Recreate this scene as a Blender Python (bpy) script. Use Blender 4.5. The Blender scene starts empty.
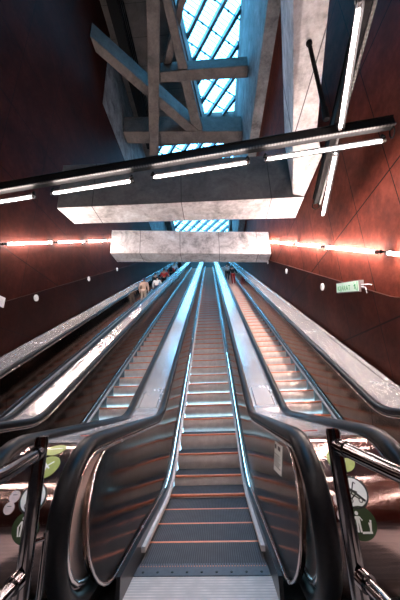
import bpy, bmesh, math, random
from mathutils import Vector, Matrix
random.seed(7)
C = bpy.context.scene.collection
T30 = math.tan(math.radians(30))
YS = 4.5            # where the extended pitch line meets the floor
YTOP = 35.5         # where the escalators reach the upper landing
YEND = 46.0
XL, XR = -5.2, 3.3
ZR = 22.0

# ------------------------------------------------------------------ materials
def newmat(name):
    m = bpy.data.materials.new(name); m.use_nodes = True
    nt = m.node_tree
    return m, nt, nt.nodes['Principled BSDF']

def N(nt, t, **kw):
    n = nt.nodes.new(t)
    for k, v in kw.items():
        if k in n.inputs: n.inputs[k].default_value = v
        else: setattr(n, k, v)
    return n

def coords(nt, scale=(1, 1, 1)):
    tc = N(nt, 'ShaderNodeTexCoord'); mp = N(nt, 'ShaderNodeMapping')
    mp.inputs['Scale'].default_value = scale
    nt.links.new(tc.outputs['Object'], mp.inputs['Vector'])
    return mp.outputs['Vector']

def ramp(nt, fac, stops):
    r = N(nt, 'ShaderNodeValToRGB')
    while len(r.color_ramp.elements) < len(stops): r.color_ramp.elements.new(0.5)
    for e, (p, c) in zip(r.color_ramp.elements, stops):
        e.position = p; e.color = (*c, 1)
    nt.links.new(fac, r.inputs['Fac'])
    return r.outputs['Color']

def math_(nt, op, a, b=None):
    n = N(nt, 'ShaderNodeMath', operation=op)
    for i, v in enumerate((a, b)):
        if v is None: continue
        if isinstance(v, (int, float)): n.inputs[i].default_value = v
        else: nt.links.new(v, n.inputs[i])
    return n.outputs[0]

def simple(name, col, rough=.5, metal=0., var=.12, scale=6., bump=.0, spec=.5):
    m, nt, b = newmat(name)
    v = coords(nt, (scale,)*3)
    no = N(nt, 'ShaderNodeTexNoise', Detail=4.); nt.links.new(v, no.inputs['Vector'])
    lo = tuple(c*(1-var) for c in col); hi = tuple(min(1, c*(1+var)) for c in col)
    nt.links.new(ramp(nt, no.outputs['Fac'], [(.3, lo), (.7, hi)]), b.inputs['Base Color'])
    b.inputs['Roughness'].default_value = rough; b.inputs['Metallic'].default_value = metal
    b.inputs['Specular IOR Level'].default_value = spec
    if bump:
        bp = N(nt, 'ShaderNodeBump', Strength=bump, Distance=.01)
        nt.links.new(no.outputs['Fac'], bp.inputs['Height']); nt.links.new(bp.outputs[0], b.inputs['Normal'])
    return m

def brushed(name, col, rough, stretch=(40, 1, 40), amt=.25, metal=1., bump=.03):
    m, nt, b = newmat(name)
    v = coords(nt, stretch)
    no = N(nt, 'ShaderNodeTexNoise', Detail=5., Scale=3.); nt.links.new(v, no.inputs['Vector'])
    v2 = coords(nt, (1, 1, 1))
    n2 = N(nt, 'ShaderNodeTexNoise', Detail=1., Scale=1.5); nt.links.new(v2, n2.inputs['Vector'])
    mx = math_(nt, 'MULTIPLY', math_(nt, 'ADD', no.outputs['Fac'], n2.outputs['Fac']), .5)
    lo = tuple(c*(1-amt) for c in col); hi = tuple(min(1, c*(1+amt)) for c in col)
    nt.links.new(ramp(nt, mx, [(.35, lo), (.65, hi)]), b.inputs['Base Color'])
    rr = N(nt, 'ShaderNodeMapRange'); rr.inputs['From Min'].default_value = .3; rr.inputs['From Max'].default_value = .7
    rr.inputs['To Min'].default_value = rough*.7; rr.inputs['To Max'].default_value = rough*1.35
    nt.links.new(mx, rr.inputs['Value']); nt.links.new(rr.outputs[0], b.inputs['Roughness'])
    b.inputs['Metallic'].default_value = metal
    bp = N(nt, 'ShaderNodeBump', Strength=bump, Distance=.01)
    nt.links.new(no.outputs['Fac'], bp.inputs['Height']); nt.links.new(bp.outputs[0], b.inputs['Normal'])
    return m

def joint(nt, comp, pitch, off, w):
    """1 on a joint line, 0 elsewhere"""
    f = math_(nt, 'FRACT', math_(nt, 'DIVIDE', math_(nt, 'SUBTRACT', comp, off-100*pitch), pitch))
    a = math_(nt, 'LESS_THAN', f, w/pitch)
    return a

def concrete(name, col=(.36, .34, .33), pitch=(1.9, 50, 50), off=(0, 0, 0), contrast=.45):
    m, nt, b = newmat(name)
    v = coords(nt)
    sp = N(nt, 'ShaderNodeSeparateXYZ'); nt.links.new(v, sp.inputs[0])
    n1 = N(nt, 'ShaderNodeTexNoise', Scale=1.3, Detail=9., Roughness=.68, Distortion=.6)
    n2 = N(nt, 'ShaderNodeTexNoise', Scale=9., Detail=6., Roughness=.7)
    nt.links.new(v, n1.inputs['Vector']); nt.links.new(v, n2.inputs['Vector'])
    s = math_(nt, 'ADD', math_(nt, 'MULTIPLY', n1.outputs['Fac'], .7), math_(nt, 'MULTIPLY', n2.outputs['Fac'], .3))
    colo = ramp(nt, s, [(.34, tuple(c*(1-contrast) for c in col)), (.5, col), (.66, tuple(min(1, c*(1+contrast)) for c in col))])
    j = None
    for i in range(3):
        if pitch[i] < 40:
            k = joint(nt, sp.outputs[i], pitch[i], off[i], .025)
            j = k if j is None else math_(nt, 'MAXIMUM', j, k)
    if j is not None:
        mix = N(nt, 'ShaderNodeMixRGB'); mix.inputs['Color2'].default_value = (col[0]*.25, col[1]*.25, col[2]*.25, 1)
        nt.links.new(j, mix.inputs['Fac']); nt.links.new(colo, mix.inputs['Color1']); colo = mix.outputs[0]
    nt.links.new(colo, b.inputs['Base Color'])
    b.inputs['Roughness'].default_value = .75
    bp = N(nt, 'ShaderNodeBump', Strength=.35, Distance=.02)
    nt.links.new(s, bp.inputs['Height']); nt.links.new(bp.outputs[0], b.inputs['Normal'])
    return m

def rust_wall(name, zs_, zoff, ys_, yoff, k=1.):
    m, nt, b = newmat(name)
    v = coords(nt)
    sp = N(nt, 'ShaderNodeSeparateXYZ'); nt.links.new(v, sp.inputs[0])
    n1 = N(nt, 'ShaderNodeTexNoise', Scale=.9, Detail=8., Roughness=.65, Distortion=.5)
    n2 = N(nt, 'ShaderNodeTexNoise', Scale=7., Detail=6., Roughness=.7)
    nt.links.new(v, n1.inputs['Vector']); nt.links.new(v, n2.inputs['Vector'])
    s = math_(nt, 'ADD', math_(nt, 'MULTIPLY', n1.outputs['Fac'], .65), math_(nt, 'MULTIPLY', n2.outputs['Fac'], .35))
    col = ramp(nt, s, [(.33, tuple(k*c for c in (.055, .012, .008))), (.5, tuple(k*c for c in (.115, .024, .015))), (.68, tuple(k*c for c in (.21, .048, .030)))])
    jz = joint(nt, sp.outputs[2], zs_, zoff, .03); jy = joint(nt, sp.outputs[1], ys_, yoff, .02)
    j = math_(nt, 'MAXIMUM', jz, jy)
    mix = N(nt, 'ShaderNodeMixRGB'); mix.inputs['Color2'].default_value = (.008, .003, .003, 1)
    nt.links.new(j, mix.inputs['Fac']); nt.links.new(col, mix.inputs['Color1'])
    nt.links.new(mix.outputs[0], b.inputs['Base Color'])
    b.inputs['Roughness'].default_value = .62
    b.inputs['Specular IOR Level'].default_value = .05
    bp = N(nt, 'ShaderNodeBump', Strength=.22, Distance=.03)
    nt.links.new(math_(nt, 'SUBTRACT', s, j), bp.inputs['Height']); nt.links.new(bp.outputs[0], b.inputs['Normal'])
    return m

def emit(name, col, s):
    m, nt, b = newmat(name)
    b.inputs['Base Color'].default_value = (*col, 1)
    b.inputs['Emission Color'].default_value = (*col, 1); b.inputs['Emission Strength'].default_value = s
    return m

def grooved(name, col, rough, axis, pitch, metal=.8, strength=.8, dark=.35):
    """metal with fine parallel cleats running across `axis`"""
    m, nt, b = newmat(name)
    v = coords(nt); sp = N(nt, 'ShaderNodeSeparateXYZ'); nt.links.new(v, sp.inputs[0])
    f = math_(nt, 'FRACT', math_(nt, 'DIVIDE', math_(nt, 'ADD', sp.outputs[axis], 50.), pitch))
    g = math_(nt, 'LESS_THAN', f, .42)
    no = N(nt, 'ShaderNodeTexNoise', Scale=8., Detail=5.); nt.links.new(v, no.inputs['Vector'])
    c0 = ramp(nt, no.outputs['Fac'], [(.3, tuple(c*.8 for c in col)), (.7, tuple(min(1, c*1.2) for c in col))])
    mix = N(nt, 'ShaderNodeMixRGB'); mix.inputs['Color2'].default_value = (col[0]*dark, col[1]*dark, col[2]*dark, 1)
    nt.links.new(g, mix.inputs['Fac']); nt.links.new(c0, mix.inputs['Color1'])
    nt.links.new(mix.outputs[0], b.inputs['Base Color'])
    b.inputs['Roughness'].default_value = rough; b.inputs['Metallic'].default_value = metal
    bp = N(nt, 'ShaderNodeBump', Strength=strength, Distance=.004)
    nt.links.new(math_(nt, 'SUBTRACT', 1., g), bp.inputs['Height']); nt.links.new(bp.outputs[0], b.inputs['Normal'])
    return m

M = {}
M['concrete'] = concrete('concrete_beam', (.70, .67, .66), (1.95, 50, 50), (-.62, 0, 0), .7)
M['concrete_soffit'] = concrete('concrete_soffit', (.68, .65, .64), (2.9, 50, 50), (.0, 0, 0), .6)
M['concrete_shaded'] = concrete('concrete_shaded_face', (.10, .088, .080), (2.9, 50, 50), (.0, 0, 0), .5)  # same beam concrete with the shade on its sides put into the colour
M['concrete_blue'] = concrete('concrete_upper_wall', (.15, .15, .155), (50, 50, 50), contrast=.8)
M['concrete_dark'] = concrete('concrete_truss', (.11, .092, .084), (50, 50, 50), contrast=.5)
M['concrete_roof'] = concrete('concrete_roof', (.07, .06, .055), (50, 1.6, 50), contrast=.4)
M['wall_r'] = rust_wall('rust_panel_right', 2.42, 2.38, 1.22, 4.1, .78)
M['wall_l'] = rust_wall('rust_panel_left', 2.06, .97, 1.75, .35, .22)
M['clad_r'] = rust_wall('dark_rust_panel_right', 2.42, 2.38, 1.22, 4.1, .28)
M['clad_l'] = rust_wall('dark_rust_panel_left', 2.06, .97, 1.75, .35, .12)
M['black'] = simple('black_paint', (.006, .006, .0065), .6, 0, .2, spec=.12)
M['cladding'] = simple('black_cladding', (.010, .006, .006), .85, 0, .3, 2, spec=.1)
M['floor'] = simple('dark_floor_stone', (.035, .033, .034), .35, 0, .3, 4)
M['rubber'] = simple('black_rubber', (.006, .006, .007), .36, 0, .2, 10, spec=.16)
M['deck'] = brushed('brushed_deck_steel', (.86, .83, .82), .21, (5, .5, 5), .05, .72, .0)
M['drum'] = brushed('newel_steel', (.58, .43, .39), .16, (1.5, 30, 30), .2)
M['cheek'] = brushed('pinkish_side_steel', (.74, .60, .56), .34, (3, 3, 3), .15, .75)
M['panel'] = None
M['trim'] = brushed('satin_trim', (.66, .58, .55), .22, (3, 3, 3), .1)
M['alu'] = simple('pale_aluminium', (.62, .57, .55), .65, 0, .05, spec=.25)
M['skirt'] = simple('black_skirt', (.02, .019, .02), .3, .3, .2)
M['chrome'] = simple('polished_steel', (.22, .20, .20), .10, 1, .15, 9)
M['tread'] = grooved('step_tread', (.085, .085, .09), .6, 0, .018, 0., .9, .4)
M['riser'] = grooved('step_riser', (.90, .74, .68), .42, 0, .012, .2, .4, .7)
M['nosing'] = simple('step_nosing', (.86, .27, .14), .35, .2, .1)
M['comb'] = grooved('comb_plate', (.66, .57, .52), .5, 1, .030, .35, .3, .8)
M['comb_dark'] = simple('comb_teeth', (.16, .16, .17), .4, .7, .1)
M['tube'] = emit('lit_tube', (1., .84, .79), 110.)
M['tube_wall'] = emit('lit_wall_tube', (1., .82, .75), 200.)
M['tube_dim'] = emit('lit_level_tube', (1., .80, .74), 22.)
M['housing'] = simple('grey_housing', (.22, .21, .21), .4, .6, .1)
M['white_disc'] = simple('white_disc', (.8, .8, .8), .4)
M['green'] = simple('sticker_green', (.38, .42, .11), .4)
M['green_dark'] = simple('sticker_dark_green', (.03, .055, .018), .4)
M['white'] = simple('sticker_white', (.85, .87, .82), .4, 0, .03)
M['ink'] = simple('sticker_ink', (.015, .02, .015), .4)
M['pink'] = simple('sticker_pale_pink', (.72, .60, .58), .4)
M['red'] = simple('sticker_red', (.6, .06, .04), .4)
M['sign'] = emit('exit_sign_face', (.62, .85, .70), .28)
M['sign_green'] = simple('exit_sign_green', (.03, .42, .18), .4)
M['frame'] = simple('blue_grey_steel', (.05, .10, .14), .4, .3, .2)

def perforated():
    m, nt, b = newmat('perforated_tray')
    v = coords(nt); sp = N(nt, 'ShaderNodeSeparateXYZ'); nt.links.new(v, sp.inputs[0])
    f = math_(nt, 'FRACT', math_(nt, 'DIVIDE', math_(nt, 'ADD', sp.outputs[0], 50.), .05))
    g = math_(nt, 'LESS_THAN', f, .5)
    mix = N(nt, 'ShaderNodeMixRGB'); mix.inputs['Color1'].default_value = (.03, .03, .03, 1); mix.inputs['Color2'].default_value = (.004, .004, .004, 1)
    nt.links.new(g, mix.inputs['Fac']); nt.links.new(mix.outputs[0], b.inputs['Base Color'])
    b.inputs['Metallic'].default_value = .3; b.inputs['Roughness'].default_value = .4
    return m
M['tray'] = perforated()

def panel_mat():
    m, nt, b = newmat('dark_mirror_panel')
    v = coords(nt); sp = N(nt, 'ShaderNodeSeparateXYZ'); nt.links.new(v, sp.inputs[0])
    v2 = coords(nt, (2, 2, 2)); no = N(nt, 'ShaderNodeTexNoise', Scale=2., Detail=5.); nt.links.new(v2, no.inputs['Vector'])
    c0 = ramp(nt, no.outputs['Fac'], [(.3, (.10, .078, .069)), (.7, (.15, .12, .106))])
    j = joint(nt, sp.outputs[1], 1.45, 2.0, .014)
    mix = N(nt, 'ShaderNodeMixRGB'); mix.inputs['Color2'].default_value = (.02, .018, .018, 1)
    nt.links.new(j, mix.inputs['Fac']); nt.links.new(c0, mix.inputs['Color1']); nt.links.new(mix.outputs[0], b.inputs['Base Color'])
    b.inputs['Metallic'].default_value = 1.; b.inputs['Roughness'].default_value = .13
    bp = N(nt, 'ShaderNodeBump', Strength=.05, Distance=.02); nt.links.new(no.outputs['Fac'], bp.inputs['Height']); nt.links.new(bp.outputs[0], b.inputs['Normal'])
    return m
M['panel'] = panel_mat()

def glass_mat():
    m = bpy.data.materials.new('skylight_glass'); m.use_nodes = True; nt = m.node_tree; nt.nodes.clear()
    out = N(nt, 'ShaderNodeOutputMaterial'); tr = N(nt, 'ShaderNodeBsdfTransparent'); gl = N(nt, 'ShaderNodeBsdfGlossy')
    tr.inputs['Color'].default_value = (.86, .96, 1, 1); gl.inputs['Roughness'].default_value = .05
    mx = N(nt, 'ShaderNodeMixShader'); mx.inputs[0].default_value = .08
    nt.links.new(tr.outputs[0], mx.inputs[1]); nt.links.new(gl.outputs[0], mx.inputs[2]); nt.links.new(mx.outputs[0], out.inputs[0])
    return m
M['glass'] = glass_mat()

# ------------------------------------------------------------------ mesh helpers
def link(name, verts, faces, mat, parent=None, smooth=False, mats=None, fmats=None):
    me = bpy.data.meshes.new(name); me.from_pydata([tuple(v) for v in verts], [], faces)
    bm = bmesh.new(); bm.from_mesh(me); bmesh.ops.recalc_face_normals(bm, faces=bm.faces); bm.to_mesh(me); bm.free()
    for mm in (mats or [mat]): me.materials.append(mm)
    if fmats:
        for p, i in zip(me.polygons, fmats): p.material_index = i
    if smooth:
        for p in me.polygons: p.use_smooth = True
    o = bpy.data.objects.new(name, me); C.objects.link(o)
    if parent: o.parent = parent
    return o

def empty(name, label, cat, loc=(0, 0, 0), group=None):
    o = bpy.data.objects.new(name, None); C.objects.link(o); o.location = loc
    o['label'] = label; o['category'] = cat
    if group: o['group'] = group
    return o

def tag(o, label, cat, group=None):
    o['label'] = label; o['category'] = cat
    if group: o['group'] = group
    return o

class MB:
    def __init__(s): s.v = []; s.f = []; s.m = []
    def add(s, vs, fs, mi=0):
        n = len(s.v); s.v += [tuple(v) for v in vs]; s.f += [tuple(i+n for i in f) for f in fs]; s.m += [mi]*len(fs)
        return s
    def box(s, x0, x1, y0, y1, z0, z1, mi=0):
        v = [(x, y, z) for x in (x0, x1) for y in (y0, y1) for z in (z0, z1)]
        return s.add(v, [(0, 1, 3, 2), (4, 6, 7, 5), (0, 4, 5, 1), (2, 3, 7, 6), (0, 2, 6, 4), (1, 5, 7, 3)], mi)
    def prism(s, pts, z0, z1, mi=0):
        n = len(pts); v = [(x, y, z0) for x, y in pts]+[(x, y, z1) for x, y in pts]
        f = [tuple(range(n)), tuple(range(n, 2*n))]+[(i, (i+1) % n, n+(i+1) % n, n+i) for i in range(n)]
        return s.add(v, f, mi)
    def tube(s, pts, r, n=10, mi=0, sx=1., caps=True, rads=None):
        pts = [Vector(p) for p in pts]; base = len(s.v); flat = max(p.x for p in pts)-min(p.x for p in pts) < 1e-6 and len(pts) > 2; ref = Vector((0, 0, 1)); vs = []
        for i, p in enumerate(pts):
            t = (pts[min(i+1, len(pts)-1)]-pts[max(i-1, 0)]).normalized()
            u = Vector((1, 0, 0)) if flat else t.cross(ref)
            if u.length < .05: u = t.cross(Vector((0, 1, 0)))
            u.normalize(); w = u.cross(t).normalized(); rr = rads[i] if rads else r
            for k in range(n):
                a = 2*math.pi*k/n; vs.append(p+u*math.cos(a)*rr*sx+w*math.sin(a)*rr)
        f = []
        for i in range(len(pts)-1):
            for k in range(n): f.append((i*n+k, i*n+(k+1) % n, (i+1)*n+(k+1) % n, (i+1)*n+k))
        if caps: f += [tuple(range(n)), tuple((len(pts)-1)*n+k for k in range(n))]
        return s.add(vs, f, mi)
    def build(s, name, mat, parent=None, smooth=False, mats=None):
        return link(name, s.v, s.f, mat, parent, smooth, mats, s.m if mats else None)

def bevel(o, w=.01, seg=2):
    b = o.modifiers.new('bevel', 'BEVEL'); b.width = w; b.segments = seg; b.limit_method = 'ANGLE'; b.angle_limit = math.radians(40)
    return o

def auto_smooth(o, deg=35):
    me = o.data
    for p in me.polygons: p.use_smooth = True
    bm = bmesh.new(); bm.from_mesh(me)
    for e in bm.edges:
        if len(e.link_faces) == 2 and e.calc_face_angle(0) > math.radians(deg): e.smooth = False
    bm.to_mesh(me); bm.free()
    return o

def struct(o): o['kind'] = 'structure'; return o

# ------------------------------------------------------------------ escalator side profiles
def prof(y, off=0., R=2.):
    """height over y of a line that is level at `off` then climbs at 30 degrees along z=(y-YS)*T30+off"""
    y0 = YS-R*math.tan(math.radians(15)); y1 = YS+R*math.tan(math.radians(15))*math.cos(math.radians(30))
    if y <= y0: return off
    if y >= y1: return off+(y-YS)*T30
    return off+R-math.sqrt(R*R-(y-y0)**2)

def ysamples(a, b, fine=.09, lo=3.5, hi=5.4):
    ys = [a]; y = a
    while y < b-1e-6:
        st = fine if lo <= y < hi else 1.2
        y = min(b, y+st)
        if ys[-1] < lo < y: y = lo
        ys.append(y)
    return ys

def side_strip(mb, x0, x1, ys, bot, top, mi=0):
    """solid strip between x0 and x1 whose side is bounded by bot(y) and top(y); x may be functions (xbottom,xtop) pairs"""
    xa0, xa1 = (x0 if isinstance(x0, tuple) else (x0, x0)); xb0, xb1 = (x1 if isinstance(x1, tuple) else (x1, x1))
    vs = []; fs = []
    for y in ys:
        zb, zt = bot(y), top(y)
        vs += [(xa0, y, zb), (xb0, y, zb), (xb1, y, zt), (xa1, y, zt)]
    n = len(ys)
    for i in range(n-1):
        a = i*4; b = a+4
        for k in range(4): fs.append((a+k, a+(k+1) % 4, b+(k+1) % 4, b+k))
    fs += [(0, 1, 2, 3), tuple((n-1)*4+k for k in range(4))]
    mb.add(vs, fs, mi)

NYC, NZC, NR = 2.11, .577, .403      # newel: centre of the rounded end and its radius
HR = 1.1

def rail_path(x, dz=0., top=.995, r=None, ytop=YTOP+.6, tail=.5):
    r = r or NR
    pts = []
    pts.append((x, NYC+tail, NZC-r+.0))
    for k in range(13):
        a = math.radians(-90-180*k/12)
        pts.append((x, NYC+r*math.cos(a), NZC+r*math.sin(a)))
    z1 = NZC+r
    for y in ysamples(NYC+.3, ytop):
        pts.append((x, y, prof(y, z1, HR)))
    return pts

# ---- the step, one mesh shared by every copy
def step_mesh():
    mb = MB(); d = .405; w = .495
    # tread
    mb.box(-w, w, .012, d, -.03, 0, 0)
    # rounded riser curving down and back from the nosing
    prof_ = []
    for k in range(9):
        t = k/8
        prof_.append((.012-.030*math.sin(t*math.pi*.75)+.055*t*t, -.004-.245*t))
    vs = []; fs = []
    for (yy, zz) in prof_: vs += [(-w, yy, zz), (w, yy, zz), (w, yy+.03, zz), (-w, yy+.03, zz)]
    for i in range(len(prof_)-1):
        a = i*4; b = a+4
        for k in range(4): fs.append((a+k, a+(k+1) % 4, b+(k+1) % 4, b+k))
    fs += [(0, 1, 2, 3), (32, 33, 34, 35)]
    mb.add(vs, fs, 1)
    # coloured nosing strip
    vs = []; fs = []
    for (yy, zz) in [(.020, .004), (.006, .004), (-.006, -.002), (-.009, -.012), (-.006, -.024), (.02, -.024)]: vs += [(-w, yy, zz), (w, yy, zz)]
    for i in range(6): a = 2*i; b = (2*i+2) % 12; fs.append((a, a+1, b+1, b))
    fs += [tuple(range(0, 12, 2)), tuple(range(1, 12, 2))]
    mb.add(vs, fs, 2)
    o = mb.build('step', None, mats=[M['tread'], M['riser'], M['nosing']])
    return o
STEP = step_mesh()

def curved_poly(pts, x0, ang, lift, n_in=0):
    """polygon (u across, v along the curve) laid on the rounded newel end"""
    R = NR-.012+lift; vs = []
    for (u, v) in pts:
        a = ang+v/(NR-.012)
        vs.append((x0+u, NYC-R*math.cos(a), NZC+R*math.sin(a)))
    return vs

def curved_disc(mb, r, x0, ang, lift, mi, rin=0.):
    n = 28; rings = [rin] + [rin+(r-rin)*k/4 for k in range(1, 5)]
    vs = []; fs = []
    for rr in rings:
        for k in range(n): vs.append((rr*math.cos(2*math.pi*k/n), rr*math.sin(2*math.pi*k/n)))
    for i in range(4):
        for k in range(n): fs.append((i*n+k, i*n+(k+1) % n, (i+1)*n+(k+1) % n, (i+1)*n+k))
    mb.add(curved_poly(vs, x0, ang, lift), fs, mi)

def curved_bar(mb, p, q, w, x0, ang, lift, mi):
    n = 6; vs = []; fs = []
    d = Vector((q[0]-p[0], q[1]-p[1])); L = d.length; nn = Vector((-d.y, d.x))/L*w/2
    for k in range(n+1):
        c = Vector(p)+d*k/n; vs += [(c.x+nn.x, c.y+nn.y), (c.x-nn.x, c.y-nn.y)]
    for k in range(n): fs.append((2*k, 2*k+1, 2*k+3, 2*k+2))
    mb.add(curved_poly(vs, x0, ang, lift), fs, mi)

# ------------------------------------------------------------------ escalators
def escalator(name_label, xc, stepvar=None):
    t = empty('escalator', name_label, 'escalator', (xc, 2.7, 0), 'side by side escalators climbing the shaft')
    def loc(mb):            # geometry is written in world space, shift to the thing's origin
        mb.v = [(v[0], v[1]-2.7, v[2]) for v in mb.v]; return mb
    # landing plate, comb
    m = MB(); m.box(-.52, .52, -.6, 2.62, -.03, .0); bevel(loc(m).build('landing_plate', M['comb'], t), .003)
    m = MB(); m.box(-.50, .50, 2.62, 2.735, -.03, .006)
    for k in range(48):
        x = -.49+k*.98/47; m.box(x-.006, x+.006, 2.735, 2.785, -.012, .005)
    comb = loc(m).build('comb', M['comb_dark'], t)
    for k in range(9):
        m = MB(); x = -.44+k*.11; m.tube([(x, 2.66, .004), (x, 2.66, .010)], .010, 8); loc(m).build('screw', M['ink'], comb)
    # steps
    y = 2.745; k = 0
    while y < YTOP-.2:
        s = STEP if (k == 0 and not STEP.parent) else STEP.copy()
        if s is not STEP: C.objects.link(s)
        s.parent = t; s.location = (0, y-2.7, prof(y, -.004, 2.)); y += .405; k += 1
    for sx in (-1, 1):
        sd = 'left' if sx < 0 else 'right'
        ys = ysamples(2.3, YTOP)
        m = MB(); side_strip(m, sx*.503, sx*.53, ys, lambda y: prof(y, -.22, 2.), lambda y: prof(y, .15, 2.))
        loc(m).build('skirt', M['skirt'], t)
        m = MB(); ys2 = ysamples(2.86, YTOP)
        side_strip(m, sx*.470, sx*.505, ys2, lambda y: prof(y, .045, 2.), lambda y: prof(y, .085, 2.))
        loc(m).build('skirt_guard', M['alu'], t)
        # inclined inner panel with rounded lower front corner
        ys3 = [1.925+.42*(1-math.cos(math.radians(90*k/8))) for k in range(1, 8)]+ysamples(2.345, YTOP)
        def zt(y):
            f = 1 if y >= 2.345 else math.sqrt(max(0, 1-((2.345-y)/.42)**2))
            return .50+(prof(y, .905, HR)-.50)*f if y < 2.345 else prof(y, .905, HR)
        def zb(y):
            f = 1 if y >= 2.345 else math.sqrt(max(0, 1-((2.345-y)/.42)**2))
            return .50-(.50-.145)*f if y < 2.345 else prof(y, .145, 2.)
        def xin(y, z):
            a = prof(y, .145, 2.); b = prof(y, .905, HR)
            return .548+(.648-.548)*(z-a)/(b-a)
        vs = []; fs = []; nz = 5
        for y in ys3:
            a, b = zb(y), zt(y)
            for q in range(nz):
                z = a+(b-a)*q/(nz-1); vs.append((sx*xin(y, z), y, z))
            for q in range(nz):
                z = b+(a-b)*q/(nz-1); vs.append((sx*(xin(y, z)+.03), y, z))
        n2 = 2*nz
        for i in range(len(ys3)-1):
            for q in range(n2): fs.append((i*n2+q, i*n2+(q+1) % n2, (i+1)*n2+(q+1) % n2, (i+1)*n2+q))
        fs += [tuple(range(n2)), tuple((len(ys3)-1)*n2+q for q in range(n2))]
        m = MB(); m.add(vs, fs); loc(m)
        pn = m.build('balustrade_panel', M['panel'], t)
        auto_smooth(pn, 40)
        # trim line round the panel
        pts = [(sx*(xin(y, zb(y))-.003), y, zb(y)) for y in reversed(ys3)]+[(sx*(xin(y, zt(y))-.003), y, zt(y)) for y in ys3]
        m = MB(); m.tube(pts, .009, 8); loc(m).build('panel_trim', M['trim'], t, True)
        # moulding between the panel and the handrail
        m = MB(); m.tube([(x_, y_, z_) for x_, y_, z_ in rail_path(sx*.644, r=.335, ytop=YTOP, tail=.3)], .016, 12)
        loc(m).build('rail_moulding', M['trim'], t, True)
        m = MB(); m.tube(rail_path(sx*.665), .046, 16, sx=1.28)
        loc(m).build('handrail', M['rubber'], t, True)
        if xc == 0 and sx == 1:
            q = [(2.71, .655), (2.43, .665), (2.40, .865), (2.68, .865)]
            vs = [(sx*(xin(y, z)-.006), y, z) for y, z in q]+[(sx*(xin(y, z)-.001), y, z) for y, z in q]
            m = MB(); m.add(vs, [(0, 1, 2, 3), (4, 5, 6, 7), (0, 1, 5, 4), (1, 2, 6, 5), (2, 3, 7, 6), (3, 0, 4, 7)])
            nt_ = loc(m).build('notice', M['white'], t); nt_['label'] = 'white printed notice'
            m = MB()
            for (z, a, b, h) in [(.70, .07, .93, .006), (.716, .07, .8, .006), (.732, .07, .93, .006), (.748, .07, .7, .006), (.764, .07, .93, .006), (.782, .07, .85, .006), (.835, .10, .36, .032), (.835, .56, .90, .028)]:
                ya, yb = 2.70-.27*a, 2.70-.27*b
                pts4 = [(ya, z-h/2), (yb, z-h/2), (yb, z+h/2), (ya, z+h/2)]
                m.add([(sx*(xin(y, zz)-.0075), y, zz) for y, zz in pts4], [(0, 1, 2, 3)])
            loc(m).build('notice_print', M['ink'], nt_)
    return t

S = 1.82
escalator('centre escalator straight ahead with empty steps and white notice on its side', 0)
escalator('escalator right of the centre one, nearest the lit rust red wall', S)
escalator('empty escalator just left of the centre one with warm tinted steps', -S)
escalator('far left escalator with people riding it beside the dark wall', -2*S)

# ------------------------------------------------------------------ the casings between the escalators
def divider(label, x0, x1, wall_side=0):
    """x0..x1: faces under the handrails"""
    t = empty('escalator_casing', label, 'escalator casing', ((x0+x1)/2, NYC, 0), 'steel casings between the handrails')
    ox = (x0+x1)/2
    def fin(mb): mb.v = [(v[0]-ox, v[1]-NYC, v[2]) for v in mb.v]; return mb
    R = NR-.012; pts = []
    for k in range(17):
        a = math.radians(-90-180*k/16); pts.append((NYC+R*math.cos(a), NZC+R*math.sin(a)))
    topz = NZC+R
    ys = ysamples(NYC+.25, YTOP+.3)
    topc = [(y, prof(y, topz, HR)) for y in ys]
    # body = drum and deck in one skin: strip of quads in x, with sides
    outline = pts+topc
    m = MB(); n = len(outline)
    vs = [(x0, y, z) for y, z in outline]+[(x1, y, z) for y, z in outline]
    fs = [(i, i+1, n+i+1, n+i) for i in range(n-1)]
    m.add(vs, fs)
    dk = fin(m).build('deck', M['deck'] , t)
    # drum zone gets the warmer newel steel
    dk.data.materials.append(M['drum'])
    for p in dk.data.polygons:
        cy = sum(dk.data.vertices[i].co.y for i in p.vertices)/4+NYC
        if cy < NYC+.01: p.material_index = 1
    auto_smooth(dk, 30)
    # side cheeks
    def cheek(xa, xb):
        m = MB(); bot = lambda y: max(prof(y, .0, 2.)-.35, 0) if y > 5.2 else 0.
        # newel half disc
        hp = pts; nn = len(hp)
        v = [(xa, y, z) for y, z in hp]+[(xb, y, z) for y, z in hp]
        m.add(v, [tuple(range(nn)), tuple(range(nn, 2*nn))]+[(i, (i+1) % nn, nn+(i+1) % nn, nn+i) for i in range(nn)])
        yy = ysamples(NYC, YTOP)
        side_strip(m, xa, xb, yy, lambda y: (NZC-R if y < 2.45 else (0. if y < 5.2 else prof(y, -.35, 2.))), lambda y: prof(y, topz-.004, HR))
        return fin(m).build('side_plate', M['cheek'], t)
    cheek(x0, x0+.03); cheek(x1-.03, x1)
    # base box under the rounded end
    m = MB(); m.box(x0+.02, x1-.02, NYC+.12, 4.6, 0, NZC-R+.02); fin(m).build('base', M['skirt'], t)
    # edge ribs along the deck
    for xx in (x0+.115, x1-.115):
        m = MB(); side_strip(m, xx-.006, xx+.006, ysamples(3.0, YTOP), lambda y: prof(y, topz-.004, HR), lambda y: prof(y, topz+.006, HR))
        fin(m).build('deck_rib', M['trim'], t)
    return t, fin

FW = .655
dl, finl = divider('steel casing with green stickers on its rounded end, left of the centre escalator', -S+FW, -FW)
dr, finr = divider('steel casing with crossed out pushchair sticker on its rounded end, right of centre escalator', FW, S-FW)
divider('second casing from the left, narrow steel deck between the two left escalators', -2*S+FW, -S-FW)
divider('outermost steel casing against the bright red right wall', S+FW, 3.16)
divider('outermost steel casing against the dark left wall', -5.04, -2*S-FW)

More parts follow.
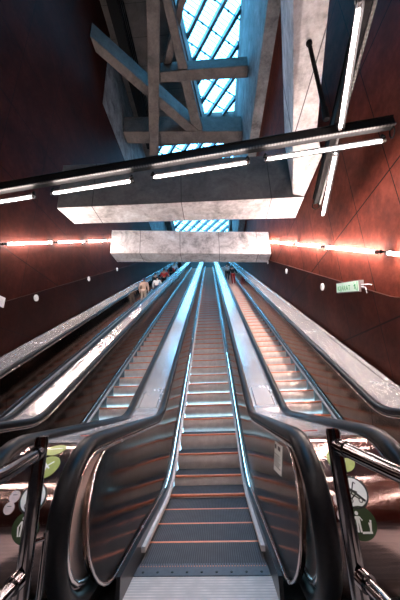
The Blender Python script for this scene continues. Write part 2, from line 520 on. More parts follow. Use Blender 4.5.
def stickers(t, fin, xs, mirror):
    A = lambda z: math.asin(min(.99, (z-NZC)/(NR-.012)))
    x = xs['main']
    def mk(name, mb, mats, label, parent=t):
        o = fin(mb).build(name, None, parent, mats=mats); o['label'] = label; return o
    # green round sticker with white arrow mark
    m = MB(); a = A(.875); curved_disc(m, .072, x, a, .002, 0)
    curved_bar(m, (-.03, -.03), (.03, .03), .010, x, a, .0035, 1); curved_bar(m, (-.02, .02), (.02, -.015), .008, x, a, .0035, 1); curved_bar(m, (0, -.04), (0, .0), .008, x, a, .0035, 1)
    mk('sticker', m, [M['green'], M['white']], 'light green round sticker')
    # white round sticker with crossed out pushchair
    m = MB(); a = A(.745); curved_disc(m, .072, x, a, .002, 0); curved_disc(m, .073, x, a, .003, 1, .064)
    curved_bar(m, (-.046, .040), (.046, -.040), .011, x, a, .0045, 1)
    curved_bar(m, (.012, .044), (.022, .036), .005, x, a, .004, 1)
    curved_bar(m, (.012, .042), (-.012, -.006), .006, x, a, .004, 1); curved_bar(m, (-.020, .010), (.016, -.004), .012, x, a, .004, 1)
    curved_bar(m, (-.016, -.006), (.020, -.030), .006, x, a, .004, 1); curved_bar(m, (.014, -.004), (-.020, -.030), .006, x, a, .004, 1)
    for cx in (-.024, .024):
        n = 14
        for k in range(n):
            b0, b1 = 2*math.pi*k/n, 2*math.pi*(k+1)/n
            curved_bar(m, (cx+.009*math.cos(b0), -.036+.009*math.sin(b0)), (cx+.009*math.cos(b1), -.036+.009*math.sin(b1)), .004, x, a, .004, 1)
    mk('sticker', m, [M['white'], M['ink']], 'white round sticker with a crossed out pushchair')
    # dark green sticker, person standing between two handrails
    m = MB(); a = A(.622); curved_disc(m, .071, x, a, .002, 0)
    curved_disc(m, .0085, x-.015, a+.043/NR, .0035, 1)
    curved_bar(m, (-.015, .030), (-.015, .002), .020, x, a, .0035, 1)
    curved_bar(m, (-.020, .004), (-.022, -.034), .009, x, a, .0035, 1); curved_bar(m, (-.010, .004), (-.008, -.034), .009, x, a, .0035, 1)
    curved_bar(m, (-.006, .028), (.006, .012), .006, x, a, .0035, 1); curved_bar(m, (-.024, .028), (-.036, .008), .006, x, a, .0035, 1)
    curved_bar(m, (-.038, .008), (-.032, -.034), .008, x, a, .0035, 1); curved_bar(m, (.044, .014), (.036, -.034), .009, x, a, .0035, 1)
    curved_bar(m, (-.004, -.036), (.044, -.036), .009, x, a, .0035, 1); curved_bar(m, (.034, .004), (.038, -.03), .006, x, a, .0035, 1)
    mk('sticker', m, [M['green_dark'], M['white']], 'dark green round sticker with a white standing figure')
    # two small pale stickers
    for z, xx in xs['small']:
        m = MB(); a = A(z); curved_disc(m, .028, xx, a, .002, 0)
        curved_bar(m, (-.012, .008), (.012, .008), .004, xx, a, .003, 1)
        mk('sticker', m, [M['pink'], M['housing']], 'small pale round sticker')
    # flat green sticker on top and a row of red print on the deck
    if mirror:
        m = MB(); a = A(.945); curved_disc(m, .060, x-.02, a, .002, 0); curved_bar(m, (-.04, .0), (.04, .01), .008, x-.02, a, .003, 1)
        mk('sticker', m, [M['green'], M['white']], 'light green round sticker on the top of the curve')
    yy, xx = xs['red']; m = MB(); z = NZC+NR-.010
    m.box(xx-.075, xx+.075, yy-.014, yy+.014, z-.002, z+.001, 0)
    for k in range(5): m.box(xx-.062+k*.028, xx-.048+k*.028, yy-.006, yy+.007, z+.001, z+.002, 1)
    mk('label_strip', m, [M['red'], M['white']], 'red printed strip')

stickers(dl, finl, {'main': -.84, 'small': [(.752, -.945), (.705, -.955)], 'red': (2.50, -.86)}, True)
stickers(dr, finr, {'main': .846, 'small': [(.715, .765), (.655, .765)], 'red': (2.42, .84)}, False)

# ------------------------------------------------------------------ guard rails in front
def guard(label, pts_post, upper, lower, sx):
    t = empty('guard_rail', label, 'guard rail', (pts_post[0], pts_post[1], 0), 'tubular guard rails at the foot')
    ox, oy = pts_post[0], pts_post[1]
    def L(p): return (p[0]-ox, p[1]-oy, p[2])
    m = MB(); m.tube([(0, 0, 0), (0, 0, 1.085)], .027, 20); m.tube([(0, 0, 1.085), (0, 0, 1.093)], .024, 20)
    m.tube([(0, 0, 0), (0, 0, .012)], .06, 20); auto_smooth(m.build('post', M['chrome'], t))
    m = MB(); m.tube([(sx*.04, .05, 0), (sx*.04, .05, .74)], .010, 12); m.tube([(0, 0, .72), (sx*.04, .05, .72)], .008, 8)
    auto_smooth(m.build('stay', M['chrome'], t))
    m = MB(); m.tube([L(p) for p in upper], .026, 16); auto_smooth(m.build('rail', M['chrome'], t))
    m = MB(); m.tube([L(p) for p in lower], .022, 16); auto_smooth(m.build('rail', M['chrome'], t))
    for p, q in ((upper[0], upper[1]), (lower[0], lower[1])):
        m = MB(); p = Vector(L(p)); q = Vector(L(q)); d = (q-p).normalized(); a = p+d*.03; m.tube([a, a+d*.03], .031, 16)
        auto_smooth(m.build('collar', M['chrome'], t))
guard('polished steel guard rail at the left foot, in front of the green stickers', (-.575, 1.30),
      [(-.575, 1.30, 1.035), (-.535, 1.02, 1.01), (-.50, .1, .98), (-.50, -.7, .96)], [(-.575, 1.30, .63), (-.60, 1.05, .585), (-.66, .1, .57), (-.72, -.7, .56)], 1)
guard('polished steel guard rail at the right foot, in front of the pushchair sticker', (.630, 1.30),
      [(.630, 1.30, 1.035), (.72, 1.05, .985), (.80, .1, .96), (.88, -.7, .94)], [(.630, 1.30, .63), (.70, 1.05, .58), (.80, .1, .56), (.88, -.7, .55)], 1)

# ------------------------------------------------------------------ room shell
def sbox(name, x0, x1, y0, y1, z0, z1, mat): m = MB(); m.box(x0, x1, y0, y1, z0, z1); return struct(m.build(name, mat))
def gapfloor():
    m = MB(); m.box(XL, XR, -9, 2.1, -.25, -.035); m.box(XL, XR, 2.1, 6, -.6, -.30); return struct(m.build('floor', M['floor']))
gapfloor()
m = MB()
for a, b in ((-.5-1.30, -.5), ):
    pass
xs_ = [-2*S-.52, -2*S+.52, -S-.52, -S+.52, -.52, .52, S-.52, S+.52]
edges = [XL]+xs_+[XR]
for i in range(0, len(edges), 2):
    m.box(edges[i], edges[i+1], -9, 2.72, -.034, .0)
m.box(XL, XR, -9, -.61, -.034, -.001)
struct(m.build('floor_tiles', M['floor']))
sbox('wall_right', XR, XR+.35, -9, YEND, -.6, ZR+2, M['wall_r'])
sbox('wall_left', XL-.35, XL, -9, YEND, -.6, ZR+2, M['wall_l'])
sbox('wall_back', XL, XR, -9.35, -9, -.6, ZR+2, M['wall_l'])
sbox('wall_far', XL, XR, YEND, YEND+.35, 8, ZR+2, M['wall_l'])
sbox('floor_upper', XL, XR, YTOP+.05, YEND, 17.2, prof(YTOP, 0, 2.)+.02, M['floor'])
# black cladding along the bottom of both walls, following the incline
def clad(name, x0, x1, top, mat):
    m = MB(); side_strip(m, x0, x1, ysamples(1.0, YTOP), lambda y: (0. if y < 4.9 else prof(y, -.4, 2.)), lambda y: prof(y, top, 2.))
    o = m.build(name, M[mat]); return struct(o)
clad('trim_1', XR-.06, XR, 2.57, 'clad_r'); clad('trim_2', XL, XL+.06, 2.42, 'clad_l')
# dark plates closing the strips between outer casings and walls
m = MB(); side_strip(m, 3.155, XR-.06, ysamples(2.2, YTOP), lambda y: prof(y, -.3, 2.), lambda y: prof(y, .80, HR)); struct(m.build('trim_3', M['skirt']))
m = MB(); side_strip(m, XL+.06, -5.035, ysamples(2.2, YTOP), lambda y: prof(y, -.3, 2.), lambda y: prof(y, .80, HR)); struct(m.build('trim_4', M['skirt']))
# thicker upper part of the right wall beside the skylight
sbox('wall_upper_right', 2.78, XR, 5, 27.5, 15.2, ZR, M['concrete_blue'])

sbox('reflected_light_sheet_left', XL, XL+.015, 11.0, YEND, 16.4, ZR, M['concrete_blue'])  # pale sheet over the left wall, standing in for blue skylight reflected there
# roof with two openings
m = MB()
Z0, Z1 = ZR, ZR+2
m.prism([(XL, -9), (XR, -9), (XR, -5), (XL, -5)], Z0, Z1)
m.prism([(XL, -5), (-3.1, -5), (-1.9, 5), (.30, 18), (XL, 18)], Z0, Z1)
m.prism([(2.78, -5), (XR, -5), (XR, 18), (2.78, 18)], Z0, Z1)
m.prism([(XL, 18), (XR, 18), (XR, 19.2), (XL, 19.2)], Z0, Z1)
m.prism([(XL, 19.2), (-4.5, 19.2), (-4.5, 44.5), (XL, 44.5)], Z0, Z1)
m.prism([(2.95, 19.2), (XR, 19.2), (XR, 44.5), (2.95, 44.5)], Z0, Z1)
m.prism([(XL, 44.5), (XR, 44.5), (XR, YEND), (XL, YEND)], Z0, Z1)
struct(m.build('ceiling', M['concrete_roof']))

# skylights: glass, diagonal glazing bars, thin cross bars, bolts
def skylight(name, poly, z):
    t = bpy.data.objects.new(name, None); C.objects.link(t); t['kind'] = 'structure'
    m = MB(); m.prism(poly, z, z+.02); m.build('pane', M['glass'], t)
    def inside_clip(p, d):
        t0, t1 = -1e9, 1e9; n = len(poly)
        area = sum(poly[i][0]*poly[(i+1) % n][1]-poly[(i+1) % n][0]*poly[i][1] for i in range(n))
        for i in range(n):
            a = Vector(poly[i]); b = Vector(poly[(i+1) % n]); e = b-a
            nn = Vector((-e.y, e.x)) if area > 0 else Vector((e.y, -e.x))
            den = nn.dot(d); num = nn.dot(a-p)
            if abs(den) < 1e-9:
                if num > 0: return None
                continue
            q = num/den
            if den > 0: t0 = max(t0, q)
            else: t1 = min(t1, q)
        return (t0, t1) if t1 > t0+.05 else None
    d = Vector((-.569, .822)); nrm = Vector((.822, .569))
    big, small, bolt = MB(), MB(), MB()
    def bar(mb, p, d, w, z0, z1):
        c = inside_clip(p, d)
        if not c: return
        a = p+d*c[0]; b = p+d*c[1]; s = Vector((-d.y, d.x))*w/2
        mb.prism([(a.x+s.x, a.y+s.y), (b.x+s.x, b.y+s.y), (b.x-s.x, b.y-s.y), (a.x-s.x, a.y-s.y)], z0, z1)
    for k in range(-22, 45):
        bar(big, nrm*(7.55-1.05*6+1.05*(k-1)), d, .20, z-.42, z-.02)
    for k in range(-30, 60):
        o = d*(k*1.35)
        bar(small, o, nrm, .07, z-.10, z-.02)
        for q in (.22, .40, .58, .76): bar(small, o+d*(1.35*q), nrm, .025, z+.03, z+.06)
    for k in range(-22, 40):
        for q in range(-30, 60):
            p = nrm*(7.55-1.05*6+1.05*(k-.5))+d*(q*1.35)
            c = inside_clip(p, d)
            if c and c[0] < 0 < c[1]: bolt.tube([(p.x, p.y, z-.14), (p.x, p.y, z-.02)], .075, 8)
    big.build('glazing_bar', M['frame'], t)['kind'] = 'stuff'
    small.build('cross_bar', M['frame'], t)['kind'] = 'stuff'
    bolt.build('glass_fitting', M['black'], t)['kind'] = 'stuff'
skylight('window_1', [(-1.9, 5), (-3.1, -5), (2.78, -5), (2.78, 18), (.30, 18)], ZR+1.95)
skylight('window_2', [(-4.5, 19.2), (2.95, 19.2), (2.95, 44.5), (-4.5, 44.5)], ZR+1.95)

# black cable duct high on the left wall
m = MB(); m.box(-4.75, -4.15, 9, 19, 21.55, 22)
for k in range(3): m.tube([(-4.1+.1*k, 9, 21.8), (-4.1+.1*k, 19, 21.8)], .03, 8)
struct(m.build('trim_5', M['black']))

# ------------------------------------------------------------------ concrete beams
def beam_thing(name, pts, z0, z1, mat, label, w=.02):
    cx = sum(p[0] for p in pts)/len(pts); cy = sum(p[1] for p in pts)/len(pts)
    m = MB(); m.prism([(x-cx, y-cy) for x, y in pts], z0, z1); o = m.build(name, mat); o.location = (cx, cy, 0)
    bevel(o, w); tag(o, label, 'beam'); return o
beam_thing('concrete_beam', [(-4.64, 12.23), (3.27, 13.22), (3.29, 14.2), (-4.62, 13.21)], 8., 9.28, M['concrete'], 'lower grey concrete beam crossing above the escalators, nearest their vanishing top')
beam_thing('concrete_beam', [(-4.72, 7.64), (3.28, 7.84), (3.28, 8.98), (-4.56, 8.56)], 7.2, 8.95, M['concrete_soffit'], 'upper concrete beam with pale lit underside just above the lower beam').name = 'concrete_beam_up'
ub = bpy.data.objects['concrete_beam_up']; ub.data.materials.append(M['concrete_shaded'])
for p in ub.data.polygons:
    if abs(p.normal.z) < .5: p.material_index = 1  # vertical faces get the darker tone that stands in for shade
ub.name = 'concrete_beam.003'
beam_thing('concrete_beam', [(.95, 0.), (1.69, 2.9), (2.88, 7.70), (3.28, 7.84), (3.28, 6.2), (2.91, 5.51), (2.28, 2.94), (1.55, 0.)], 7.22, 9.2, M['concrete_soffit'], 'long concrete beam overhead on the right running toward the viewer')

tr = empty('roof_truss', 'bolted concrete truss of crossing struts under the skylight, lit blue', 'truss', (-1, 11, 18))
def strut(pts, z0, z1, label=None):
    m = MB(); m.prism([(x+1, y-11) for x, y in pts], z0-18, z1-18); o = m.build('strut', M['concrete_dark'], tr)
    bevel(o, .03); return o
def ext(a, b, w, e0=0., e1=0.):
    a = Vector(a); b = Vector(b); d = (b-a).normalized(); s = Vector((-d.y, d.x))*w/2; a = a-d*e0; b = b+d*e1
    return [tuple(a+s), tuple(b+s), tuple(b-s), tuple(a-s)]
strut([(-2.06, 10.7), (2.70, 10.72), (2.76, 11.36), (-2.15, 11.25)], 18.0, 18.75)     # cross strut by the glass
strut([(-5.15, 14.16), (3.5-.75, 14.75), (2.78, 15.75), (-5.15, 15.08)], 18.0, 19.35)            # lower cross strut
strut([(-1.55, 4.5), (-2.12+.02, 7.7), (-3.74, 15.75), (-3.1, 15.81), (-1.51, 7.74), (-.95, 4.5)], 17.5, 18.1)
strut([(-5.15, 8.85), (-.41, 14.26), (.1, 14.9), (-.8, 14.9), (-1.08, 14.43), (-5.15, 9.55)], 18.05, 19.1)
strut([(-1.72, 6.2), (-1.42, 7.75), (-.76, 13.11), (-.55, 14.6), (.1, 14.6), (-.14, 13.16), (-1.02, 7.78), (-1.3, 6.2)], 18.1, 18.6)
strut([(-.3, 6.9), (-.58, 7.81), (-1.95, 10.9), (-1.5, 10.9), (-.27, 7.83), (0., 6.9)], 18.6, 19.1)

# ------------------------------------------------------------------ hanging light bars
def tube_fitting(name, a, b, label, group, mat='tube', r=.019, back=(0, 0, 1), housing=True):
    a = Vector(a); b = Vector(b); c = (a+b)/2; bk = Vector(back)
    t = empty(name, label, 'tube light', tuple(c), group)
    A, B = a-c, b-c; d = (B-A).normalized()
    m = MB(); m.tube([A+d*.06, B-d*.06], r, 14); auto_smooth(m.build('tube', M[mat], t))
    for p, q in ((A, A+d*.06), (B-d*.06, B)):
        m = MB(); m.tube([p, q], r*1.25, 14); auto_smooth(m.build('end_cap', M['housing'], t))
    if mat == 'tube':
        s_ = Vector((-d.y, d.x, 0))
        if s_.y < 0 and abs(s_.y) > .5: s_ = -s_
        if abs(s_.y) <= .5 and s_.x < 0: s_ = -s_
        m = MB(); prs = [(-.02, .040), (.035, .040), (.048, .022), (.052, -.002), (.060, -.002), (.056, .026), (.040, .050), (-.02, .050)]
        vs = [A+s_*a+Vector((0, 0, b_)) for a, b_ in prs]+[B+s_*a+Vector((0, 0, b_)) for a, b_ in prs]
        m.add(vs, [tuple(range(8)), tuple(range(8, 16))]+[(i, (i+1) % 8, 8+(i+1) % 8, 8+i) for i in range(8)])
        m.build('reflector', M['black'], t)
    for p in (A+d*.03, B-d*.03):
        m = MB(); m.tube([p, p+bk*.12], .022, 10); m.tube([p+bk*.05, p+bk*.075], .04, 12)
        auto_smooth(m.build('clamp', M['black'], t))
    return t

def light_bar(name, a, b, side, label):
    """black channel with a perforated tray; a, b on its lower centre line; side = unit vector toward the channel side"""
    a = Vector(a); b = Vector(b); c = (a+b)/2; d = (b-a); L = d.length; ang = math.atan2(d.y, d.x)
    t = empty(name, label, 'light bar', tuple(c)); t.rotation_euler = (0, 0, ang)
    m = MB(); m.box(-L/2, L/2, -.055, .075, .08, .22); m.box(-L/2, L/2, -.075, .095, .22, .235); bevel(m.build('channel', M['black'], t), .006)
    m = MB(); m.box(-L/2, L/2, -.072, -.03, .055, .079); m.build('perforated_tray', M['tray'], t)
    for s in (-1, 1):
        n = 16; m = MB()
        pts = [(s*(L/2-.02), .055+.075*math.cos(2*math.pi*k/n), .02+.085*math.sin(2*math.pi*k/n)) for k in range(n+1)]
        m.tube(pts, .012, 8); auto_smooth(m.build('end_ring', M['black'], t))
    return t
f1 = lambda x: 4.05-.125*x
light_bar('light_bar', (XL, f1(XL)-.13, 5.05), (3.12, f1(3.12)-.13, 5.05), 1, 'long black light bar hanging across the hall from left wall to right')
light_bar('light_bar', (1.15, -3.6, 5.32), (2.72, 5.75, 5.32), 1, 'black light bar running lengthwise overhead on the right, crossing the other bar')
seg = [(-5.0, -3.15, 'leftmost'), (-2.8, -1.16, 'second from left'), (-.82, .92, 'third from left'), (1.16, 3.04, 'rightmost')]
for x0, x1, w in seg:
    tube_fitting('tube_light', (x0, f1(x0), 5.0), (x1, f1(x1), 5.0), f'{w} of the four glowing tubes under the crosswise light bar', 'glowing tubes under the hanging light bars')
P = [((1.30, -.15, 5.), (1.78, 1.75, 5.)), ((1.81, 1.88, 5.0), (2.225, 3.417, 5.0)), ((2.312, 3.837, 4.97), (2.711, 5.60, 4.97)), ((.80, -2.2, 5.), (1.26, -.3, 5.))]
lab = ['glowing tube of the lengthwise bar passing above the viewer', 'tall glowing tube at the top right, above the crossing of the bars', 'glowing tube of the lengthwise bar below the crossing of the bars', 'glowing tube of the lengthwise bar behind the viewer']
for (a, b), l in zip(P, lab): tube_fitting('tube_light', a, b, l, 'glowing tubes under the hanging light bars')
for k, y in enumerate((-1.2, -4.2)):
    w_ = ['just behind the viewer', 'farthest back over the landing'][k]
    light_bar('light_bar', (XL, y-.13, 5.05), (XR, y-.13, 5.05), 1, f'black crosswise light bar over the landing, {w_}')
    for j, x in enumerate((-4.9, -2.9, -.9, 1.6)):
        tube_fitting('tube_light', (x, y, 5.0), (x+1.6, y, 5.0), f'glowing tube over the landing, {w_}, ' + ['at the left wall', 'left of the middle', 'in the middle', 'at the right'][j], 'glowing tubes over the landing')
# hanger rods
for (x, y, l) in ((2.13, 3.53, 'black hanger rod from the right overhead beam down to the crossing of the light bars'), (1.36, .9, 'black hanger rod above the viewer on the lengthwise light bar')):
    m = MB(); m.tube([(0, 0, 5.6), (0, 0, 7.24)], .035, 12); m.tube([(0, 0, 7.18), (0, 0, 7.22)], .055, 12); m.tube([(0, 0, 5.36), (0, 0, 5.6)], .05, 12)
    o = auto_smooth(m.build('hanger_rod', M['black'])); o.location = (x, y, 0); tag(o, l, 'hanger rod')

# ------------------------------------------------------------------ wall tube lights along the incline
ordw = ['lowest', 'second', 'third', 'fourth', 'fifth', 'sixth', 'seventh', 'eighth', 'ninth', 'tenth', 'eleventh', 'twelfth']
def wall_lights(X, sgn, y0, z0, slope, side, n=11, pitch=2.22, ln=1.98):
    for k in range(n):
        a = (X-sgn*.13, y0+k*pitch, z0+slope*k*pitch); b = (X-sgn*.13, y0+k*pitch+ln, z0+slope*(k*pitch+ln))
        w = 'lowest' if k == 0 else f'{ordw[k]} from the bottom'
        tube_fitting('wall_tube_light', a, b, f'glowing tube on the {side} wall, {w} in its climbing row', f'tubes in a row on the {side} wall', 'tube_wall', .030, (sgn, 0, 0))
wall_lights(XR, 1, 2.56, 2.255, .606, 'right', n=7)
wall_lights(XL, -1, 6.28, 5.13, .60, 'left', n=5, pitch=2.2, ln=1.95)
# level rows behind and beside the viewer on both walls
for X, sgn, z, side, ys_ in ((XR, 1, 3.45, 'right', (-.4, -2.7, -5.0)), (XL, -1, 4.4, 'left', (3.9, 1.6, -.7, -3.0))):
    for k, y in enumerate(ys_):
        zz = z if side == 'left' else 2.9
        w = ['nearest to the climbing row', 'second from the climbing row', 'third from the climbing row', 'farthest back'][k]
        tube_fitting('wall_tube_light', (X-sgn*.13, y, zz), (X-sgn*.13, y+1.98, zz), f'level glowing tube on the {side} wall beside the landing, {w}', f'level tubes on the {side} wall', 'tube_dim', .03, (sgn, 0, 0))

# small white discs on the cladding
def disc(X, sgn, y, z, label, r=.10):
    m = MB(); m.tube([(0, 0, 0), (-sgn*.03, 0, 0)], r, 24); m.tube([(-sgn*.03, 0, 0), (-sgn*.036, 0, 0)], r*.8, 24)
    o = auto_smooth(m.build('wall_disc', M['white_disc'])); o.location = (X, y, z); tag(o, label, 'disc', 'small white discs on the black wall cladding')
for y, z, w in ((7.58, 4.02, 'nearest the exit sign'), (10.8, 5.95, 'middle one'), (14.0, 7.93, 'farthest up')):
    disc(XR-.06, 1, y, z, f'small white disc on the right wall cladding, {w}')
for y, z, w in ((7.95, 4.24, 'nearest and lowest'), (11.3, 6.28, 'second from the bottom'), (14.7, 8.3, 'third from the bottom')):
    disc(XL+.06, -1, y, z, f'small white disc on the left wall cladding, {w}')
m = MB(); m.box(0, .02, -.10, .10, -.13, .13); m.box(.02, .025, -.08, .08, -.11, .11); o = m.build('wall_plate', M['white_disc']); o.location = (XL+.06, 6.62, 3.68); tag(o, 'pale square plate on the left wall at the picture edge', 'plate')
m = MB(); m.tube([(0, 0, 0), (.02, 0, 0)], .035, 12); o = m.build('indicator_lamp', emit('red_lamp', (1, .05, .03), 2.)); o.location = (XL+.0, 9.62, 5.33); tag(o, 'tiny red indicator lamp low on the left wall', 'lamp')

# exit sign on the right wall
ex = empty('exit_sign', 'white and green exit sign on the red right wall beside the tubes', 'sign', (XR-.055, 6.18, 3.47))
ca = math.atan(.33)
ex.rotation_euler = (ca, 0, 0); ex.scale = (1, .86, .80)
m = MB(); m.box(-.05, .055, -.62, .62, -.15, .15); bevel(m.build('housing', M['housing'], ex), .01)
m = MB(); m.box(-.055, -.05, -.60, .60, -.13, .13); m.build('face', M['sign'], ex)
cu = bpy.data.curves.new('exit_text', 'FONT'); cu.body = 'KIJ\u00c1RAT'; cu.size = .20; cu.align_x = 'CENTER'; cu.align_y = 'CENTER'; cu.extrude = .001
to = bpy.data.objects.new('tmp_text', cu); C.objects.link(to)
dg = bpy.context.evaluated_depsgraph_get(); me = bpy.data.meshes.new_from_object(to.evaluated_get(dg)); bpy.data.objects.remove(to)
me.materials.clear(); me.materials.append(M['sign_green'])
tx = bpy.data.objects.new('lettering', me); C.objects.link(tx); tx.parent = ex
tx.matrix_local = Matrix(((0, 0, -1, -.058), (-1, 0, 0, .16), (0, 1, 0, -.03), (0, 0, 0, 1)))
m = MB()      # running figure, right end
def fl(p, q, w):
    p = Vector(p); q = Vector(q); d = (q-p).normalized(); s = Vector((-d.y, d.x))*w/2
    m.add([(-.057, *(p+s)), (-.057, *(q+s)), (-.057, *(q-s)), (-.057, *(p-s))], [(0, 1, 2, 3)])
fl((-.42, .05), (-.45, -.02), .05); fl((-.45, -.02), (-.40, -.07), .028); fl((-.45, -.02), (-.50, -.10), .028); fl((-.42, .045), (-.48, .03), .02); fl((-.42, .045), (-.37, .0), .02); fl((-.40, .075), (-.405, .10), .03)
fl((-.55, -.12), (-.55, .12), .03)
m.build('running_figure', M['sign_green'], ex)
m = MB(); m.tube([(0, -.62, .03), (0, -.95, .02), (.03, -1.0, 0)], .012, 8); m.tube([(0, -.62, -.02), (0, -.80, -.05), (0, -.86, -.2)], .010, 8); m.build('cable', M['white_disc'], ex)

# ------------------------------------------------------------------ people
SKIN = simple('skin', (.48, .27, .19), .5); HAIR = simple('dark_hair', (.015, .011, .010), .5)
CL = {k: simple('cloth_'+k, c, .8, 0, .2, 12) for k, c in dict(beige=(.42, .30, .24), navy=(.015, .02, .05), red=(.50, .035, .03), black=(.012, .012, .014), white=(.7, .68, .68), grey=(.25, .24, .25), jeans=(.05, .07, .12), tan=(.45, .36, .30), teal=(.05, .14, .15)).items()}
def skin_obj(name, V, Ed, Rr, mat, parent, root=0):
    me = bpy.data.meshes.new(name); me.from_pydata(V, Ed, []); me.materials.append(mat)
    o = bpy.data.objects.new(name, me); C.objects.link(o); o.parent = parent
    sk = o.modifiers.new('skin', 'SKIN'); sk.use_smooth_shade = True
    for i, r in enumerate(Rr):
        d = me.skin_vertices[0].data[i]; d.radius = (r if isinstance(r, tuple) else (r, r)); d.use_root = (i == root)
    sb = o.modifiers.new('sub', 'SUBSURF'); sb.levels = 1; sb.render_levels = 1
    return o
def person(x, y, label, coat, legs, h=1.72, rot=0., arm='rail', hat=None, lean=0., bag=None):
    """facing +y (up the incline); feet on two steps"""
    n = round((y-2.745)/.405); y = 2.745+n*.405
    t = empty('person', label, 'person', (x, y, prof(y, -.004, 2.)), 'passengers riding the escalators'); t.rotation_euler = (0, 0, rot)
    k = h/1.72; L = lean
    y0 = .20
    J = dict(pel=(0, y0, .93), sp=(0, y0+.02+L*.3, 1.15), ch=(0, y0+.02+L*.6, 1.34), nk=(0, y0+.03+L, 1.47), hd=(0, y0+.05+L, 1.56), ht=(0, y0+.05+L, 1.68))
    for s, n_ in ((-1, 'l'), (1, 'r')):
        J['hip'+n_] = (s*.09, y0, .88); J['kn'+n_] = (s*.10, y0+.03, .48); J['an'+n_] = (s*.10, y0-.01, .09); J['to'+n_] = (s*.11, y0+.15, .035)
        J['sh'+n_] = (s*.19, y0+.02+L*.7, 1.39)
        if (arm == 'rail' and s > 0) or arm == 'both':
            J['el'+n_] = (s*.28, y0+.10, 1.16); J['wr'+n_] = (s*.36, y0+.30, 1.14)
        elif arm == 'front':
            J['el'+n_] = (s*.25, y0+.08, 1.14); J['wr'+n_] = (s*.10, y0+.30, 1.18)
        else:
            J['el'+n_] = (s*.26, y0-.01, 1.11); J['wr'+n_] = (s*.25, y0+.08, .87)
        w = Vector(J['wr'+n_]); e = Vector(J['el'+n_]); J['ha'+n_] = tuple(w+(w-e).normalized()*.09)
    J = {a: tuple(c*k for c in b) for a, b in J.items()}
    rad = dict(pel=(.14, .10), sp=(.125, .09), ch=(.15, .10), nk=.052, hd=(.078, .09), ht=(.065, .075), hip=.085, kn=.055, an=.036, to=.034, sh=.058, el=.042, wr=.028, ha=(.036, .020))
    names = ['pel', 'sp', 'ch', 'nk', 'hd', 'ht', 'hipl', 'knl', 'anl', 'tol', 'hipr', 'knr', 'anr', 'tor', 'shl', 'ell', 'wrl', 'hal', 'shr', 'elr', 'wrr', 'har']
    E = [('pel', 'sp'), ('sp', 'ch'), ('ch', 'nk'), ('nk', 'hd'), ('hd', 'ht')]
    for s in 'lr': E += [('pel', 'hip'+s), ('hip'+s, 'kn'+s), ('kn'+s, 'an'+s), ('an'+s, 'to'+s), ('ch', 'sh'+s), ('sh'+s, 'el'+s), ('el'+s, 'wr'+s), ('wr'+s, 'ha'+s)]
    def R(n_, g=0.):
        b = n_ if n_ in rad else n_[:-1]; r = rad[b]; r = r if isinstance(r, tuple) else (r, r)
        return (r[0]*k+g, r[1]*k+g)
    def sub(ns, g, nm, mat, root):
        idx = {a: i for i, a in enumerate(ns)}
        skin_obj(nm, [J[a] for a in ns], [(idx[a], idx[b]) for a, b in E if a in idx and b in idx], [R(a, g) for a in ns], mat, t, idx[root])
    sub(names, 0, 'body', SKIN, 'pel')
    sub(['pel', 'sp', 'ch', 'shl', 'ell', 'wrl', 'shr', 'elr', 'wrr'], .022, 'jacket', CL[coat], 'pel')
    sub(['pel', 'hipl', 'knl', 'anl', 'hipr', 'knr', 'anr'], .014, 'trousers', CL[legs], 'pel')
    for s in 'lr':
        a = Vector(J['an'+s]); b = Vector(J['to'+s]); m = MB(); m.tube([(a.x, a.y-.05, .045), (a.x, a.y+.04, .05), (b.x, b.y+.05, .035)], .045, 10, rads=[.042, .046, .034]); m.build('shoe', M['black'], t, True)
    hd = Vector(J['hd']); m = MB(); vs = []; fs = []; nu, nv = 14, 7
    for i in range(nv+1):
        a = math.radians(-25+115*i/nv)
        for j in range(nu):
            b = 2*math.pi*j/nu; vs.append((hd.x+.103*k*math.cos(a)*math.cos(b), hd.y-.022+.118*k*math.cos(a)*math.sin(b), hd.z+.05+.112*k*math.sin(a)+(.05 if math.sin(b) > .3 and i < 3 else 0)))
    for i in range(nv):
        for j in range(nu): fs.append((i*nu+j, i*nu+(j+1) % nu, (i+1)*nu+(j+1) % nu, (i+1)*nu+j))
    fs += [tuple(range(nu)), tuple(nv*nu+j for j in range(nu))]
    m.add(vs, fs); m.build('hat' if hat else 'hair', CL[hat] if hat else HAIR, t, True)
    # nose and ears
    m = MB(); m.tube([(hd.x, hd.y+.085*k, hd.z+.03), (hd.x, hd.y+.115*k, hd.z+.005)], .012, 8); m.build('nose', SKIN, t, True)
    if bag:
        m = MB(); m.box(-.15, .15, y0-.30, y0-.11, 1.0, 1.42); o = m.build('backpack', CL[bag]); o.parent = None
        o.location = t.location; o.rotation_euler = t.rotation_euler; bevel(o, .05, 3); return t, o
    return t, None
XA = -2*S
person(XA-.22, 15.6, 'person in beige jacket and dark blue hat, lowest rider on the far left escalator', 'beige', 'tan', 1.76, hat='navy', arm='down')
person(XA+.22, 17.3, 'person in white top leaning on the handrail behind the red jacketed rider', 'white', 'jeans', 1.62, lean=.12)
person(XA-.20, 18.8, 'person in dark clothes standing between the white top and the red jacket', 'black', 'black', 1.66, arm='front')
person(XA+.14, 20.6, 'person in red jacket with dark hair on the far left escalator', 'red', 'black', 1.80, arm='both')
person(XA-.2, 22.6, 'person in grey top on the left side just above the red jacket', 'grey', 'jeans', 1.68, arm='down')
_, bp_ = person(XA+.16, 24.4, 'person in pinkish red top with a black bag higher on the far left escalator', 'red', 'black', 1.74, bag='black')
tag(bp_, 'black backpack on the back of the rider in a pinkish red top', 'backpack')
person(XA+.12, 26.8, 'person in black and white clothes near the top of the far left escalator', 'white', 'black', 1.74)
person(XA-.1, 28.6, 'highest rider seen on the far left escalator, in a tan coat', 'tan', 'black', 1.7)
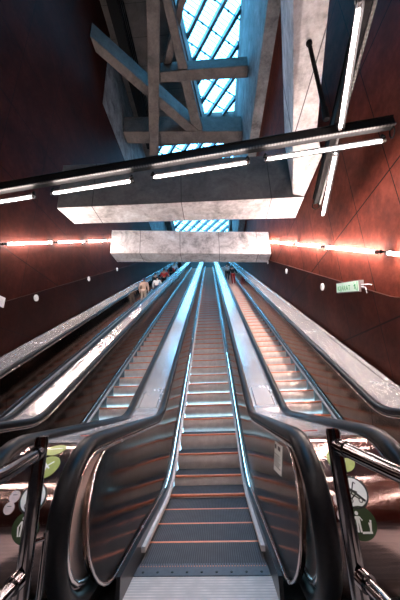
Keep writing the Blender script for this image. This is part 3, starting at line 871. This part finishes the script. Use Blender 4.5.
person(S+.16, 21.4, 'person in dark jacket and red trousers, lower of two riders on the right escalator', 'black', 'red', 1.7, lean=.05)
person(S-.18, 23.6, 'person in white top, upper of two riders on the right escalator', 'white', 'black', 1.72, arm='front')

# ------------------------------------------------------------------ daylight
w = bpy.data.worlds.new('sky'); bpy.context.scene.world = w; w.use_nodes = True
nt = w.node_tree; bg = nt.nodes['Background']
tc = N(nt, 'ShaderNodeTexCoord'); sp = N(nt, 'ShaderNodeSeparateXYZ'); nt.links.new(tc.outputs['Generated'], sp.inputs[0])
cr = ramp(nt, sp.outputs[2], [(0., (.22, .42, .55)), (1., (.11, .46, .80))])
nt.links.new(cr, bg.inputs['Color']); bg.inputs['Strength'].default_value = 20.
for (x0, x1, y0, y1) in ((-3.1, 2.78, -5, 18), (-4.5, 2.95, 19.2, 44.5)):
    l = bpy.data.lights.new('sky_portal', 'AREA'); l.shape = 'RECTANGLE'; l.size = x1-x0; l.size_y = y1-y0; l.cycles.is_portal = True
    o = bpy.data.objects.new('sky_portal', l); C.objects.link(o); o.location = ((x0+x1)/2, (y0+y1)/2, ZR+2.1)

# ------------------------------------------------------------------ camera
cam = bpy.data.cameras.new('camera'); co = bpy.data.objects.new('camera', cam); C.objects.link(co)
cam.sensor_fit = 'VERTICAL'; cam.sensor_height = 36; cam.lens = 288.07/600*36; cam.clip_start = .05; cam.clip_end = 200
th, yaw, roll = map(math.radians, (18.763, 2.466, -1.876))
fw = Vector((-math.sin(yaw)*math.cos(th), math.cos(yaw)*math.cos(th), math.sin(th)))
r = Vector((math.cos(yaw), math.sin(yaw), 0)); u = r.cross(fw)
r2 = r*math.cos(roll)+u*math.sin(roll); u2 = -r*math.sin(roll)+u*math.cos(roll)
mt = Matrix((r2, u2, -fw)).transposed().to_4x4(); mt.translation = Vector((.167, 0, 1.2266)); co.matrix_world = mt
sc = bpy.context.scene; sc.camera = co
sc.view_settings.view_transform = 'Standard'; sc.view_settings.look = 'None'; sc.view_settings.gamma = 1; sc.view_settings.use_curve_mapping = False
sc.view_settings.exposure = 0.
cy = sc.cycles
cy.use_denoising = True; cy.max_bounces = 10; cy.diffuse_bounces = 4; cy.glossy_bounces = 6; cy.transparent_max_bounces = 8
cy.caustics_reflective = True; cy.sample_clamp_indirect = 8.
